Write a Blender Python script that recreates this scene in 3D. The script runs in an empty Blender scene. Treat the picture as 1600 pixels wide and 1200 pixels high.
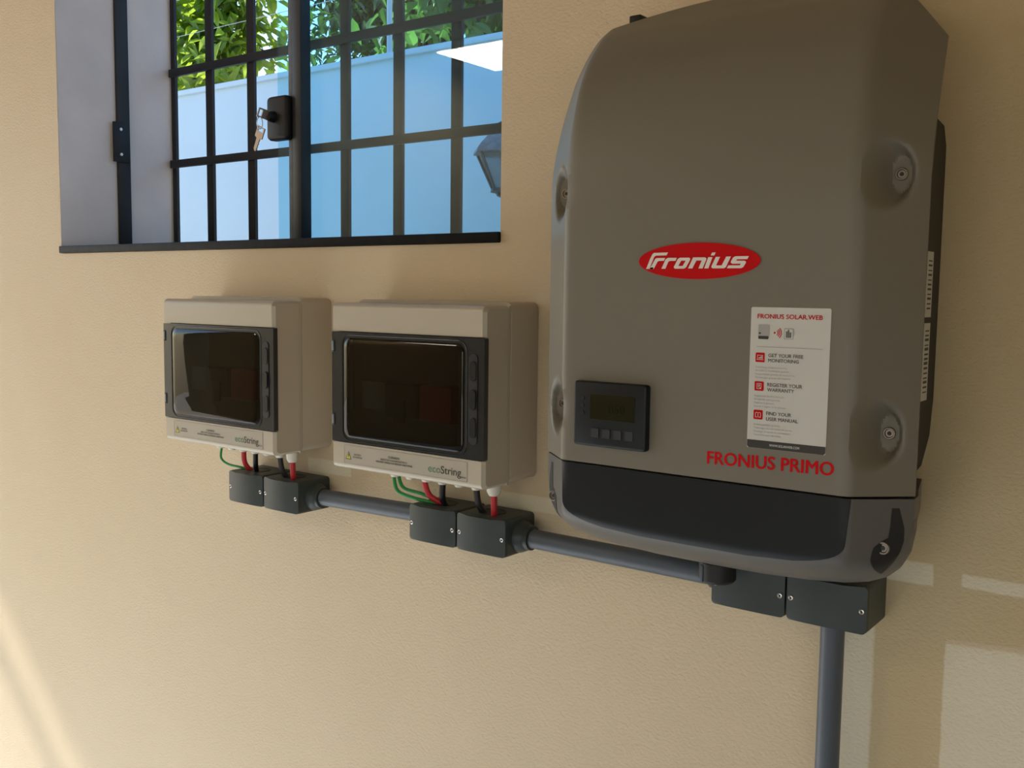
import bpy, bmesh, math, random
from mathutils import Vector, Matrix
random.seed(7)
SC = bpy.context.scene
COL = SC.collection
H = 1.55                      # camera height above the floor; heights below are given relative to it

# ------------------------------------------------------------------ camera
cam_d = bpy.data.cameras.new('camera')
cam = bpy.data.objects.new('camera', cam_d); COL.objects.link(cam)
RIGHT = Vector((0.80179437, 0.59746904, 0.0125116))
DOWN = Vector((0.06504733, -0.06644226, -0.99566775))
FWD = Vector((-0.59404936, 0.79913464, -0.09213679))
mw = Matrix.Identity(4)
for i in range(3):
    mw[i][0] = RIGHT[i]; mw[i][1] = -DOWN[i]; mw[i][2] = -FWD[i]
mw[0][3], mw[1][3], mw[2][3] = 0.0, -1.10, H
cam.matrix_world = mw
cam_d.sensor_width = 36.0
cam_d.lens = 1550.0 / 1600.0 * 36.0
cam_d.clip_start = 0.02
cam_d.clip_end = 200
SC.camera = cam

# ------------------------------------------------------------------ sky, sun, exposure
SUN_DIR = Vector((1.0, 0.100, -0.92)).normalized()
world = bpy.data.worlds.new('world'); SC.world = world
world.use_nodes = True
wn = world.node_tree.nodes; wl = world.node_tree.links
sky = wn.new('ShaderNodeTexSky'); sky.sky_type = 'NISHITA'
sky.sun_disc = False
sky.sun_elevation = math.asin(-SUN_DIR.z)
sky.sun_rotation = math.atan2(-SUN_DIR.x, -SUN_DIR.y)
sky.air_density = 1.0; sky.dust_density = 0.4; sky.ozone_density = 2.0
wl.new(sky.outputs[0], wn['Background'].inputs[0])
wn['Background'].inputs[1].default_value = 0.20
sun_d = bpy.data.lights.new('sun', 'SUN')
sun_d.energy = 6.8; sun_d.angle = math.radians(2.2); sun_d.color = (1.0, 0.95, 0.88)
sun = bpy.data.objects.new('sun', sun_d); COL.objects.link(sun)
sun.rotation_euler = SUN_DIR.to_track_quat('-Z', 'Y').to_euler()
sun.location = (-6, 0, 6)
SC.view_settings.view_transform = 'Standard'
SC.view_settings.look = 'None'
SC.view_settings.gamma = 1.0
SC.view_settings.use_curve_mapping = False
SC.view_settings.exposure = 0.76

# ------------------------------------------------------------------ helpers: materials
def lin(c):
    return tuple(((v / 255.0) / 12.92 if v / 255.0 <= 0.04045 else ((v / 255.0 + 0.055) / 1.055) ** 2.4) for v in c)

def pbr(name, rgb, rough=0.5, metal=0.0, spec=0.5, bump=None, var=0.0, var_scale=8.0, coat=0.0):
    m = bpy.data.materials.new(name); m.use_nodes = True
    nt = m.node_tree; N = nt.nodes; L = nt.links
    b = N['Principled BSDF']
    b.inputs['Base Color'].default_value = (*rgb, 1)
    b.inputs['Roughness'].default_value = rough
    b.inputs['Metallic'].default_value = metal
    b.inputs['Specular IOR Level'].default_value = spec
    b.inputs['Coat Weight'].default_value = coat
    g = N.new('ShaderNodeNewGeometry')
    if var:
        n = N.new('ShaderNodeTexNoise'); n.inputs['Scale'].default_value = var_scale
        n.inputs['Detail'].default_value = 4
        L.new(g.outputs['Position'], n.inputs['Vector'])
        mr = N.new('ShaderNodeMapRange')
        mr.inputs[1].default_value = 0.3; mr.inputs[2].default_value = 0.7
        mr.inputs[3].default_value = 1 - var; mr.inputs[4].default_value = 1 + var
        L.new(n.outputs[0], mr.inputs[0])
        mx = N.new('ShaderNodeVectorMath'); mx.operation = 'SCALE'
        mx.inputs[0].default_value = rgb
        L.new(mr.outputs[0], mx.inputs['Scale']); L.new(mx.outputs[0], b.inputs['Base Color'])
    if bump:
        sc, st, dist = bump
        n = N.new('ShaderNodeTexNoise'); n.inputs['Scale'].default_value = sc
        n.inputs['Detail'].default_value = 3
        L.new(g.outputs['Position'], n.inputs['Vector'])
        bm = N.new('ShaderNodeBump'); bm.inputs['Strength'].default_value = st
        bm.inputs['Distance'].default_value = dist
        L.new(n.outputs[0], bm.inputs['Height']); L.new(bm.outputs[0], b.inputs['Normal'])
    return m

def glassy(name, tint, refl=1.0, rough=0.0, ior=1.5, haze=0.0, haze_col=(0.8, 0.8, 0.8)):
    """thin pane: tinted transparency under a fresnel reflection, with an optional diffuse haze"""
    m = bpy.data.materials.new(name); m.use_nodes = True
    nt = m.node_tree; N = nt.nodes; L = nt.links
    N.remove(N['Principled BSDF'])
    out = N['Material Output']
    t = N.new('ShaderNodeBsdfTransparent'); t.inputs[0].default_value = (*tint, 1)
    g = N.new('ShaderNodeBsdfGlossy'); g.inputs['Roughness'].default_value = rough
    g.inputs[0].default_value = (refl, refl, refl, 1)
    gN = N.new('ShaderNodeNewGeometry')
    dt = N.new('ShaderNodeVectorMath'); dt.operation = 'DOT_PRODUCT'
    L.new(gN.outputs['Incoming'], dt.inputs[0]); L.new(gN.outputs['Normal'], dt.inputs[1])
    def mth(op, a, b):
        n = N.new('ShaderNodeMath'); n.operation = op
        for i, v in enumerate((a, b)):
            if isinstance(v, (int, float)): n.inputs[i].default_value = v
            elif v is not None: L.new(v, n.inputs[i])
        return n.outputs[0]
    f0 = ((ior - 1) / (ior + 1)) ** 2
    c1 = mth('SUBTRACT', 1.0, mth('ABSOLUTE', dt.outputs['Value'], None))
    fr = mth('ADD', mth('MULTIPLY', mth('POWER', c1, 5.0), 1 - f0), f0)   # same from both faces of a thin sheet
    base = t
    if haze:
        d = N.new('ShaderNodeBsdfDiffuse'); d.inputs[0].default_value = (*haze_col, 1)
        geo = N.new('ShaderNodeNewGeometry')
        n = N.new('ShaderNodeTexNoise'); n.inputs['Scale'].default_value = 5; n.inputs['Detail'].default_value = 5
        L.new(geo.outputs['Position'], n.inputs['Vector'])
        mr = N.new('ShaderNodeMapRange'); mr.inputs[1].default_value = .3; mr.inputs[2].default_value = .7
        mr.inputs[3].default_value = haze * .6; mr.inputs[4].default_value = haze * 1.4
        L.new(n.outputs[0], mr.inputs[0])
        mh = N.new('ShaderNodeMixShader'); L.new(mr.outputs[0], mh.inputs[0])
        L.new(t.outputs[0], mh.inputs[1]); L.new(d.outputs[0], mh.inputs[2]); base = mh
    mix = N.new('ShaderNodeMixShader')
    L.new(fr, mix.inputs[0]); L.new(base.outputs[0], mix.inputs[1]); L.new(g.outputs[0], mix.inputs[2])
    L.new(mix.outputs[0], out.inputs[0])
    return m

def leafmat(name, rgb, trans):
    m = bpy.data.materials.new(name); m.use_nodes = True
    nt = m.node_tree; N = nt.nodes; L = nt.links
    N.remove(N['Principled BSDF'])
    geo = N.new('ShaderNodeNewGeometry')
    n = N.new('ShaderNodeTexNoise'); n.inputs['Scale'].default_value = 3.0
    L.new(geo.outputs['Position'], n.inputs['Vector'])
    def ramped(c):
        mr = N.new('ShaderNodeMapRange'); mr.inputs[1].default_value = .3; mr.inputs[2].default_value = .7
        mr.inputs[3].default_value = .6; mr.inputs[4].default_value = 1.4
        L.new(n.outputs[0], mr.inputs[0])
        v = N.new('ShaderNodeVectorMath'); v.operation = 'SCALE'; v.inputs[0].default_value = c
        L.new(mr.outputs[0], v.inputs['Scale']); return v.outputs[0]
    d = N.new('ShaderNodeBsdfDiffuse'); L.new(ramped(rgb), d.inputs[0])
    t = N.new('ShaderNodeBsdfTranslucent'); L.new(ramped(trans), t.inputs[0])
    g = N.new('ShaderNodeBsdfGlossy'); g.inputs['Roughness'].default_value = 0.35
    mx = N.new('ShaderNodeMixShader'); mx.inputs[0].default_value = 0.5
    L.new(d.outputs[0], mx.inputs[1]); L.new(t.outputs[0], mx.inputs[2])
    m2 = N.new('ShaderNodeMixShader'); m2.inputs[0].default_value = 0.06
    L.new(mx.outputs[0], m2.inputs[1]); L.new(g.outputs[0], m2.inputs[2])
    L.new(m2.outputs[0], N['Material Output'].inputs[0])
    return m

# ------------------------------------------------------------------ helpers: meshes
def new_bm(): return bmesh.new()

def box(bm, x0, x1, y0, y1, z0, z1, bev=0.0, seg=2):
    """axis aligned box, heights relative to H"""
    vs = [bm.verts.new((x, y, z + H)) for z in (z0, z1) for y in (y0, y1) for x in (x0, x1)]
    fs = [(0, 2, 3, 1), (4, 5, 7, 6), (0, 1, 5, 4), (2, 6, 7, 3), (0, 4, 6, 2), (1, 3, 7, 5)]
    faces = [bm.faces.new([vs[i] for i in f]) for f in fs]
    if bev:
        es = list({e for f in faces for e in f.edges})
        bmesh.ops.bevel(bm, geom=es, offset=bev, segments=seg, affect='EDGES', profile=0.5)
    return bm

def cyl(bm, p0, p1, r0, r1=None, n=24, cap=True):
    r1 = r0 if r1 is None else r1
    a = Vector(p0); b = Vector(p1); ax = (b - a).normalized()
    u = ax.orthogonal().normalized(); v = ax.cross(u)
    A = []; B = []
    for k in range(n):
        t = 2 * math.pi * (k + .5) / n
        w = u * math.cos(t) + v * math.sin(t)
        A.append(bm.verts.new(a + w * r0)); B.append(bm.verts.new(b + w * r1))
    for k in range(n):
        j = (k + 1) % n
        bm.faces.new((A[k], A[j], B[j], B[k]))
    if cap:
        bm.faces.new(A[::-1]); bm.faces.new(B)
    return bm

def lathe(bm, c, axis, prof, n=24):
    """prof: list of (distance along axis, radius)"""
    c = Vector(c); ax = Vector(axis).normalized(); u = ax.orthogonal().normalized(); v = ax.cross(u)
    rings = []
    for h, r in prof:
        if r < 1e-6:
            rings.append([bm.verts.new(c + ax * h)])
        else:
            rings.append([bm.verts.new(c + ax * h + (u * math.cos(2 * math.pi * (k + .5) / n) + v * math.sin(2 * math.pi * (k + .5) / n)) * r) for k in range(n)])
    for a, b in zip(rings, rings[1:]):
        for k in range(n):
            j = (k + 1) % n
            if len(a) == 1 and len(b) == 1: continue
            if len(a) == 1: bm.faces.new((a[0], b[j], b[k]))
            elif len(b) == 1: bm.faces.new((a[k], a[j], b[0]))
            else: bm.faces.new((a[k], a[j], b[j], b[k]))
    if len(rings[0]) > 1: bm.faces.new(rings[0][::-1])
    if len(rings[-1]) > 1: bm.faces.new(rings[-1])
    return bm

def catmull(pts, sub=8):
    P = [Vector(p) for p in pts]; out = []
    for i in range(len(P) - 1):
        p0 = P[max(i - 1, 0)]; p1 = P[i]; p2 = P[i + 1]; p3 = P[min(i + 2, len(P) - 1)]
        for k in range(sub):
            t = k / sub
            out.append(0.5 * ((2 * p1) + (p2 - p0) * t + (2 * p0 - 5 * p1 + 4 * p2 - p3) * t * t + (3 * p1 - p0 - 3 * p2 + p3) * t ** 3))
    out.append(P[-1]); return out

def tube(bm, pts, r, n=10, sub=8, closed=False):
    path = catmull(pts, sub) if sub > 1 else [Vector(p) for p in pts]
    up = None; rings = []
    for i, p in enumerate(path):
        d = (path[min(i + 1, len(path) - 1)] - path[max(i - 1, 0)]).normalized()
        if closed:
            d = (path[(i + 1) % len(path)] - path[i - 1]).normalized()
        if up is None: up = d.orthogonal().normalized()
        up = (up - d * up.dot(d)).normalized(); v = d.cross(up)
        rr = r(i / max(1, len(path) - 1)) if callable(r) else r
        rings.append([bm.verts.new(p + (up * math.cos(2 * math.pi * k / n) + v * math.sin(2 * math.pi * k / n)) * rr) for k in range(n)])
    prs = list(zip(rings, rings[1:]))
    if closed: prs.append((rings[-1], rings[0]))
    for a, b in prs:
        for k in range(n):
            bm.faces.new((a[k], a[(k + 1) % n], b[(k + 1) % n], b[k]))
    if not closed:
        bm.faces.new(rings[0][::-1]); bm.faces.new(rings[-1])
    return bm

def poly_prism(bm, pts, y0, y1):
    """outline of (x, z) points, extruded between y0 and y1"""
    A = [bm.verts.new((x, y0, z + H)) for x, z in pts]; B = [bm.verts.new((x, y1, z + H)) for x, z in pts]
    n = len(pts)
    bm.faces.new(A); bm.faces.new(B[::-1])
    for k in range(n):
        bm.faces.new((A[k], B[k], B[(k + 1) % n], A[(k + 1) % n]))
    return bm

def rrect(x0, x1, z0, z1, r, n=6):
    pts = []
    for cx, cz, a0 in ((x1 - r, z1 - r, 0), (x0 + r, z1 - r, 90), (x0 + r, z0 + r, 180), (x1 - r, z0 + r, 270)):
        for k in range(n + 1):
            a = math.radians(a0 + 90 * k / n)
            pts.append((cx + r * math.cos(a), cz + r * math.sin(a)))
    return pts

def slab(bm, x0, x1, z0, z1, r, yb, yf, ch, n=5):
    """rounded plate between yb and yf with a chamfered front edge"""
    rings = []
    for ins, y in ((0, yb), (0, yf + ch), (ch * .35, yf + ch * .3), (ch, yf)):
        P = rrect(x0 + ins, x1 - ins, z0 + ins, z1 - ins, max(r - ins, r * .3), n)
        rings.append([bm.verts.new((x, y, z + H)) for x, z in P])
    m = len(rings[0])
    for A, B in zip(rings, rings[1:]):
        for k in range(m):
            j = (k + 1) % m; bm.faces.new((A[k], A[j], B[j], B[k]))
    bm.faces.new(rings[0][::-1]); bm.faces.new(rings[-1])
    return bm

WL = {}
def finish(name, bm, mat, parent=None, smooth=None, label=None):
    bmesh.ops.recalc_face_normals(bm, faces=bm.faces[:])
    if parent is not None:
        org = WL[parent.name]
    else:
        xs = [v.co for v in bm.verts]
        lo = Vector((min(v.x for v in xs), min(v.y for v in xs), min(v.z for v in xs)))
        hi = Vector((max(v.x for v in xs), max(v.y for v in xs), max(v.z for v in xs)))
        org = Vector(((lo.x + hi.x) / 2, (lo.y + hi.y) / 2, lo.z))
    for v in bm.verts: v.co -= org
    me = bpy.data.meshes.new(name); bm.to_mesh(me); bm.free()
    return link(name, me, mat, parent, org, smooth, label)

def link(name, me, mat, parent, org, smooth=None, label=None):
    if mat is not None:
        me.materials.clear(); me.materials.append(mat)
    if smooth is not None:
        me.shade_smooth()
        me.set_sharp_from_angle(angle=math.radians(smooth))
    o = bpy.data.objects.new(name, me); COL.objects.link(o)
    if parent is not None: o.parent = parent
    else: o.location = org
    WL[o.name] = Vector(org)
    if label: o['label'] = label
    return o

def thing(name, loc, label, cat, group=None):
    o = bpy.data.objects.new(name, None); COL.objects.link(o)
    o.empty_display_size = 0.05
    o.location = (loc[0], loc[1], loc[2] + H)
    WL[o.name] = Vector(o.location)
    return tag(o, label, cat, group)

def tag(o, label, cat, group=None):
    o['label'] = label; o['category'] = cat
    if group: o['group'] = group
    return o

def struct(o, label=None, cat=None):
    o['kind'] = 'structure'
    if label: o['label'] = label
    if cat: o['category'] = cat
    return o

def textmesh(s, x, z, h, y, w=None, align='L', bold=0.0, shear=0.0, cap=None):
    """flat lettering on a plane facing the room; h = height of a capital, w = total width to fit"""
    c = bpy.data.curves.new('lettering', 'FONT'); c.body = s; c.size = 1.0
    c.shear = shear; c.resolution_u = 3
    c.fill_mode = 'BOTH'
    o = bpy.data.objects.new('lettering', c); COL.objects.link(o)
    dg = bpy.context.evaluated_depsgraph_get()
    me = bpy.data.meshes.new_from_object(o.evaluated_get(dg))
    bpy.data.objects.remove(o); bpy.data.curves.remove(c)
    bm = bmesh.new(); bm.from_mesh(me); bpy.data.meshes.remove(me)
    x0 = min(v.co.x for v in bm.verts); x1 = max(v.co.x for v in bm.verts)
    s_z = h / 0.69
    s_x = s_z if w is None else w / (x1 - x0)
    W = (x1 - x0) * s_x
    off = x if align == 'L' else (x - W / 2 if align == 'C' else x - W)
    for v in bm.verts:
        v.co = Vector((off + (v.co.x - x0) * s_x, y, z + H + v.co.y * s_z))
    if bold:   # heavier strokes: overprint with small shifts
        me = bpy.data.meshes.new('t'); bm.to_mesh(me)
        for q, (dx, dz) in enumerate(((-bold, 0), (bold, 0), (0, bold * .6), (0, -bold * .6))):
            n0 = len(bm.verts); bm.from_mesh(me); bm.verts.ensure_lookup_table()
            for v in bm.verts[n0:]:
                v.co.x += dx * s_x; v.co.z += dz * s_z; v.co.y -= 2e-5 * (q + 1)
        bpy.data.meshes.remove(me)
    return bm

def join(*bms):
    out = bms[0]
    for b in bms[1:]:
        me = bpy.data.meshes.new('t'); b.to_mesh(me); b.free(); out.from_mesh(me); bpy.data.meshes.remove(me)
    return out

def flat(bm, pts, y):
    bm.faces.new([bm.verts.new((x, y, z + H)) for x, z in pts]); return bm

# ------------------------------------------------------------------ materials
def wall_material():
    m = bpy.data.materials.new('wall_paint'); m.use_nodes = True
    nt = m.node_tree; N = nt.nodes; L = nt.links
    b = N['Principled BSDF']; b.inputs['Roughness'].default_value = 0.55
    b.inputs['Specular IOR Level'].default_value = 0.3
    geo = N.new('ShaderNodeNewGeometry')
    sep = N.new('ShaderNodeSeparateXYZ'); L.new(geo.outputs['Position'], sep.inputs[0])
    # ragged brush edge: wobble the coordinates a little
    wob = N.new('ShaderNodeTexNoise'); wob.inputs['Scale'].default_value = 35; wob.inputs['Detail'].default_value = 3
    L.new(geo.outputs['Position'], wob.inputs['Vector'])
    def math_(op, a, c=None, clamp=False):
        n = N.new('ShaderNodeMath'); n.operation = op; n.use_clamp = clamp
        for i, v in enumerate((a, c)):
            if v is None: continue
            if isinstance(v, (int, float)): n.inputs[i].default_value = v
            else: L.new(v, n.inputs[i])
        return n.outputs[0]
    w = math_('MULTIPLY', math_('SUBTRACT', wob.outputs[0], 0.5), 0.005)
    X = math_('ADD', sep.outputs['X'], w); Z = math_('ADD', math_('SUBTRACT', sep.outputs['Z'], H), w)
    def gt(v, t, s=0.0012): return math_('MULTIPLY', math_('SUBTRACT', v, t - s), 1 / (2 * s), True)
    def lt(v, t, s=0.0012): return math_('SUBTRACT', 1.0, gt(v, t, s))
    def rect(x0, x1, z0, z1, s=0.0012, slope=0.0):
        zz = math_('SUBTRACT', Z, math_('MULTIPLY', math_('SUBTRACT', X, x0), slope)) if slope else Z
        return math_('MULTIPLY', math_('MULTIPLY', gt(X, x0, s), lt(X, x1, s)), math_('MULTIPLY', gt(zz, z0, s), lt(zz, z1, s)))
    # newer, deeper coat of paint right of the drop pipe: a vertical band and everything above
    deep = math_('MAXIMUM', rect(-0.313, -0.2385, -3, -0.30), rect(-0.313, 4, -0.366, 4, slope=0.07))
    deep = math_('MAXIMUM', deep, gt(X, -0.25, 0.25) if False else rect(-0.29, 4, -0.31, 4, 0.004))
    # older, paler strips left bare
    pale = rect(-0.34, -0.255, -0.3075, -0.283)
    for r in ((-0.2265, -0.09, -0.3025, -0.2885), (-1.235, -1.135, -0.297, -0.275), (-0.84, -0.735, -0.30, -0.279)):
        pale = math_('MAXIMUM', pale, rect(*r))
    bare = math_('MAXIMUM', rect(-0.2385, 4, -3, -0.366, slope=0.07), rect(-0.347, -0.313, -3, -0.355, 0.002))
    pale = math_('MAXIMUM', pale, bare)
    stain = N.new('ShaderNodeTexNoise'); stain.inputs['Scale'].default_value = 2.2; stain.inputs['Detail'].default_value = 4
    L.new(geo.outputs['Position'], stain.inputs['Vector'])
    base = N.new('ShaderNodeMix'); base.data_type = 'RGBA'
    L.new(stain.outputs[0], base.inputs[0])
    base.inputs[6].default_value = (*WALL_A, 1); base.inputs[7].default_value = (*WALL_B, 1)
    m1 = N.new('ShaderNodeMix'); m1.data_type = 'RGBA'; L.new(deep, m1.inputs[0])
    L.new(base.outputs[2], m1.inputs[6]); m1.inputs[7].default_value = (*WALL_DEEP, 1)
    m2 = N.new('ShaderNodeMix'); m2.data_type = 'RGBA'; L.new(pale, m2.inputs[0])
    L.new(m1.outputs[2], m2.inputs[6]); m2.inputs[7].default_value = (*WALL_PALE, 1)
    L.new(m2.outputs[2], b.inputs['Base Color'])
    # rough cast relief
    n1 = N.new('ShaderNodeTexNoise'); n1.inputs['Scale'].default_value = 190; n1.inputs['Detail'].default_value = 4
    n1.inputs['Roughness'].default_value = 0.6
    mp = N.new('ShaderNodeMapping'); mp.inputs['Rotation'].default_value = (0, 0.6, 0); mp.inputs['Scale'].default_value = (1.0, 1.0, 1.5)
    L.new(geo.outputs['Position'], mp.inputs[0]); L.new(mp.outputs[0], n1.inputs['Vector'])
    n2 = N.new('ShaderNodeTexNoise'); n2.inputs['Scale'].default_value = 9; n2.inputs['Detail'].default_value = 2
    L.new(geo.outputs['Position'], n2.inputs['Vector'])
    hsum = math_('ADD', n1.outputs[0], math_('MULTIPLY', n2.outputs[0], 1.2))
    bp = N.new('ShaderNodeBump'); bp.inputs['Strength'].default_value = 0.85; bp.inputs['Distance'].default_value = 0.0016
    L.new(hsum, bp.inputs['Height']); L.new(bp.outputs[0], b.inputs['Normal'])
    return m

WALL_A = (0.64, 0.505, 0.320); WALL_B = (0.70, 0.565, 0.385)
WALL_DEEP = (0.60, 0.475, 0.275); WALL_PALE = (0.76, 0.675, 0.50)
M = dict(
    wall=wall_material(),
    reveal=pbr('reveal_paint', (0.80, 0.74, 0.72), 0.6, bump=(60, .3, .002), var=.06),
    ceiling=pbr('ceiling_paint', (0.44, 0.325, 0.175), 0.8, bump=(60, .3, .002)),
    floor=pbr('floor_concrete', (0.62, 0.69, 0.77), 0.6, bump=(40, .3, .002), var=.1),
    ground=pbr('paving', (0.55, 0.46, 0.35), 0.8, bump=(20, .4, .004), var=.12),
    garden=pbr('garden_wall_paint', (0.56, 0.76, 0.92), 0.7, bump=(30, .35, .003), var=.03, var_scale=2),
    slate=pbr('slate', (0.006, 0.006, 0.006), 0.6, spec=.2, bump=(80, .4, .002), var=.4, var_scale=40),
    black_frame=pbr('black_frame', (0.012, 0.012, 0.014), 0.45, bump=(200, .2, .0005)),
    iron=pbr('grille_iron', (0.010, 0.011, 0.016), 0.55, bump=(150, .3, .0006)),
    glass=glassy('window_glass', (0.72, 0.93, 1.0), refl=1.0, haze=0.04, haze_col=(.6, .6, .6)),
    steel=pbr('steel', (0.62, 0.58, 0.53), 0.28, metal=1.0, bump=(300, .15, .0003)),
    screw=pbr('screw_steel', (0.30, 0.27, 0.24), 0.38, metal=1.0, bump=(300, .15, .0003)),
    socket_shade=pbr('screw_socket', (0.02, 0.02, 0.02), 0.5, var=.2, var_scale=80),  # near-black disc colour paints the shade inside the screw recess
    brass=pbr('key_metal', (0.50, 0.40, 0.33), 0.35, metal=.8, bump=(400, .2, .0002)),
    inv_grey=pbr('inverter_grey', (0.178, 0.160, 0.122), 0.40, spec=.55, bump=(900, .12, .0003), var=.02),
    inv_shell=pbr('inverter_shell', (0.115, 0.108, 0.098), 0.42, spec=.4, bump=(900, .12, .0003), var=.02),
    inv_dark=pbr('inverter_dark', (0.007, 0.009, 0.011), 0.42, spec=.3, bump=(700, .1, .0003)),
    inv_case=pbr('inverter_case', (0.035, 0.032, 0.026), 0.6, bump=(300, .2, .0005)),
    black=pbr('black_plastic', (0.005, 0.005, 0.006), 0.5, bump=(400, .1, .0003)),
    red=pbr('print_red', (0.55, 0.002, 0.004), 0.5, spec=.15, var=.03),
    offwhite=pbr('print_white', (0.78, 0.72, 0.64), 0.5, var=.02),
    sticker=pbr('sticker_white', (0.60, 0.585, 0.53), 0.5, var=.02),
    print_dark=pbr('print_dark', (0.035, 0.032, 0.028), 0.5, var=.05),
    print_grey=pbr('print_grey', (0.38, 0.365, 0.33), 0.5, var=.05),
    print_mid=pbr('print_mid', (0.14, 0.13, 0.115), 0.5, var=.05),
    disp=pbr('display_plastic', (0.009, 0.012, 0.014), 0.45, spec=.3, bump=(500, .1, .0003)),
    disp_btn=pbr('display_button', (0.018, 0.022, 0.025), 0.5, bump=(500, .1, .0003)),
    lcd=pbr('lcd', (0.005, 0.009, 0.004), 0.06, spec=.6, var=.2, var_scale=60),
    lcd_ink=pbr('lcd_ink', (0.002, 0.004, 0.002), 0.2, var=.1),
    cream=pbr('box_plastic', (0.50, 0.435, 0.335), 0.32, spec=.5, bump=(500, .06, .0003), var=.015),
    gland=pbr('gland_plastic', (0.68, 0.63, 0.54), 0.4, bump=(400, .08, .0003)),
    door=pbr('door_frame_plastic', (0.015, 0.019, 0.022), 0.25, spec=.6, bump=(350, .06, .0003)),
    door_glass=glassy('door_smoked', (0.14, 0.14, 0.132), refl=.95, ior=1.5, rough=.015),
    inner=pbr('inner_panel', (0.16, 0.15, 0.11), 0.6, var=.1),
    red_block=pbr('breaker_red', (0.50, 0.012, 0.012), 0.45, var=.05),
    black_block=pbr('breaker_black', (0.006, 0.006, 0.007), 0.5, var=.05),
    label=pbr('label_film', (0.44, 0.39, 0.305), 0.4, var=.02),
    eco_green=pbr('print_green', (0.05, 0.22, 0.13), 0.5, var=.05),
    yellow=pbr('print_yellow', (0.62, 0.52, 0.04), 0.5, var=.05),
    grey_box=pbr('conduit_box_plastic', (0.040, 0.050, 0.048), 0.42, spec=.4, bump=(260, .12, .0004), var=.08, var_scale=30),
    pipe=pbr('pvc_pipe', (0.085, 0.100, 0.118), 0.4, spec=.4, bump=(200, .08, .0003), var=.05),
    wire_green=pbr('wire_green', (0.02, 0.26, 0.06), 0.4, var=.08, var_scale=60),
    wire_red=pbr('wire_red', (0.52, 0.018, 0.022), 0.4, var=.08, var_scale=60),
    wire_black=pbr('wire_black', (0.008, 0.008, 0.009), 0.4, var=.08, var_scale=60),
    bark=pbr('bark', (0.10, 0.075, 0.05), 0.9, bump=(30, .8, .01), var=.3, var_scale=20),
    leaf_a=leafmat('leaf_yellow_green', (0.10, 0.20, 0.03), (0.42, 0.60, 0.05)),
    leaf_b=leafmat('leaf_green', (0.05, 0.13, 0.04), (0.14, 0.30, 0.05)),
    leaf_c=leafmat('leaf_dark', (0.035, 0.08, 0.035), (0.07, 0.15, 0.03)),
    post=pbr('post_paint', (0.62, 0.66, 0.72), 0.5, var=.05),
    wire=pbr('fence_wire', (0.55, 0.58, 0.60), 0.4, metal=.7, var=.05),
    lantern=pbr('lantern_metal', (0.05, 0.055, 0.07), 0.55, bump=(120, .5, .002), var=.3, var_scale=50),
    lantern_roof=pbr('lantern_roof_metal', (0.20, 0.20, 0.22), 0.5, bump=(120, .4, .002), var=.3, var_scale=40),
    lantern_glass=glassy('lantern_glass', (0.62, 0.68, 0.72), refl=.9, haze=.3, haze_col=(.5, .5, .52)),
)
lamp_m = bpy.data.materials.new('lamp_diffuser'); lamp_m.use_nodes = True
lb = lamp_m.node_tree.nodes['Principled BSDF']
lb.inputs['Base Color'].default_value = (.9, .88, .84, 1)
lb.inputs['Emission Color'].default_value = (1.0, 0.88, 0.72, 1)
lb.inputs['Emission Strength'].default_value = 14.0

# ------------------------------------------------------------------ room shell
RX0, RX1, RY = -3.6, 1.3, -4.2        # left wall, right wall, rear wall
ZF, ZC = -H, 1.22                     # floor and ceiling, relative heights
WX0, WX1, WZ0, WZ1 = -1.981, -0.841, 0.083, 0.98   # window opening
QX0, QX1, QZ0, QZ1 = -1.3, 1.1, -H, .35   # wide opening added in the rear wall for fill daylight
VY0, VY1 = -3.6, -1.5                     # opening added in the right wall for side light, same height
T = 0.275                             # thickness of the window wall

def wall_with_hole():
    bm = new_bm()
    xs = [RX0 - .2, WX0, WX1, RX1 + .2]; zs = [ZF, WZ0 - .015, WZ1, ZC + .12]
    for y in (0.0, T):
        for i in range(3):
            for j in range(3):
                if i == 1 and j == 1: continue
                q = [(xs[i], zs[j]), (xs[i + 1], zs[j]), (xs[i + 1], zs[j + 1]), (xs[i], zs[j + 1])]
                bm.faces.new([bm.verts.new((x, y, z + H)) for x, z in q])
    # outer rim
    for (xa, za), (xb, zb) in (((xs[0], zs[0]), (xs[3], zs[0])), ((xs[3], zs[0]), (xs[3], zs[3])), ((xs[3], zs[3]), (xs[0], zs[3])), ((xs[0], zs[3]), (xs[0], zs[0]))):
        bm.faces.new([bm.verts.new(p) for p in ((xa, 0, za + H), (xb, 0, zb + H), (xb, T, zb + H), (xa, T, za + H))])
    return bm
wf = wall_with_hole(); bmesh.ops.remove_doubles(wf, verts=wf.verts[:], dist=1e-5)
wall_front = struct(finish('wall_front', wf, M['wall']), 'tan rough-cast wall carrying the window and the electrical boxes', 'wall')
# plastered reveal around the window: jambs and lintel, parts of the wall
for x0, x1 in ((WX0 - .004, WX0 + .0005), (WX1 - .0005, WX1 + .004)):
    finish('window_jamb', box(new_bm(), x0, x1, 0.0006, T - .0006, WZ0 - .012, WZ1), M['reveal'], wall_front)
finish('window_lintel', box(new_bm(), WX0, WX1, 0.0006, T - .0006, WZ1 - .0005, WZ1 + .004), M['reveal'], wall_front)

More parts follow.
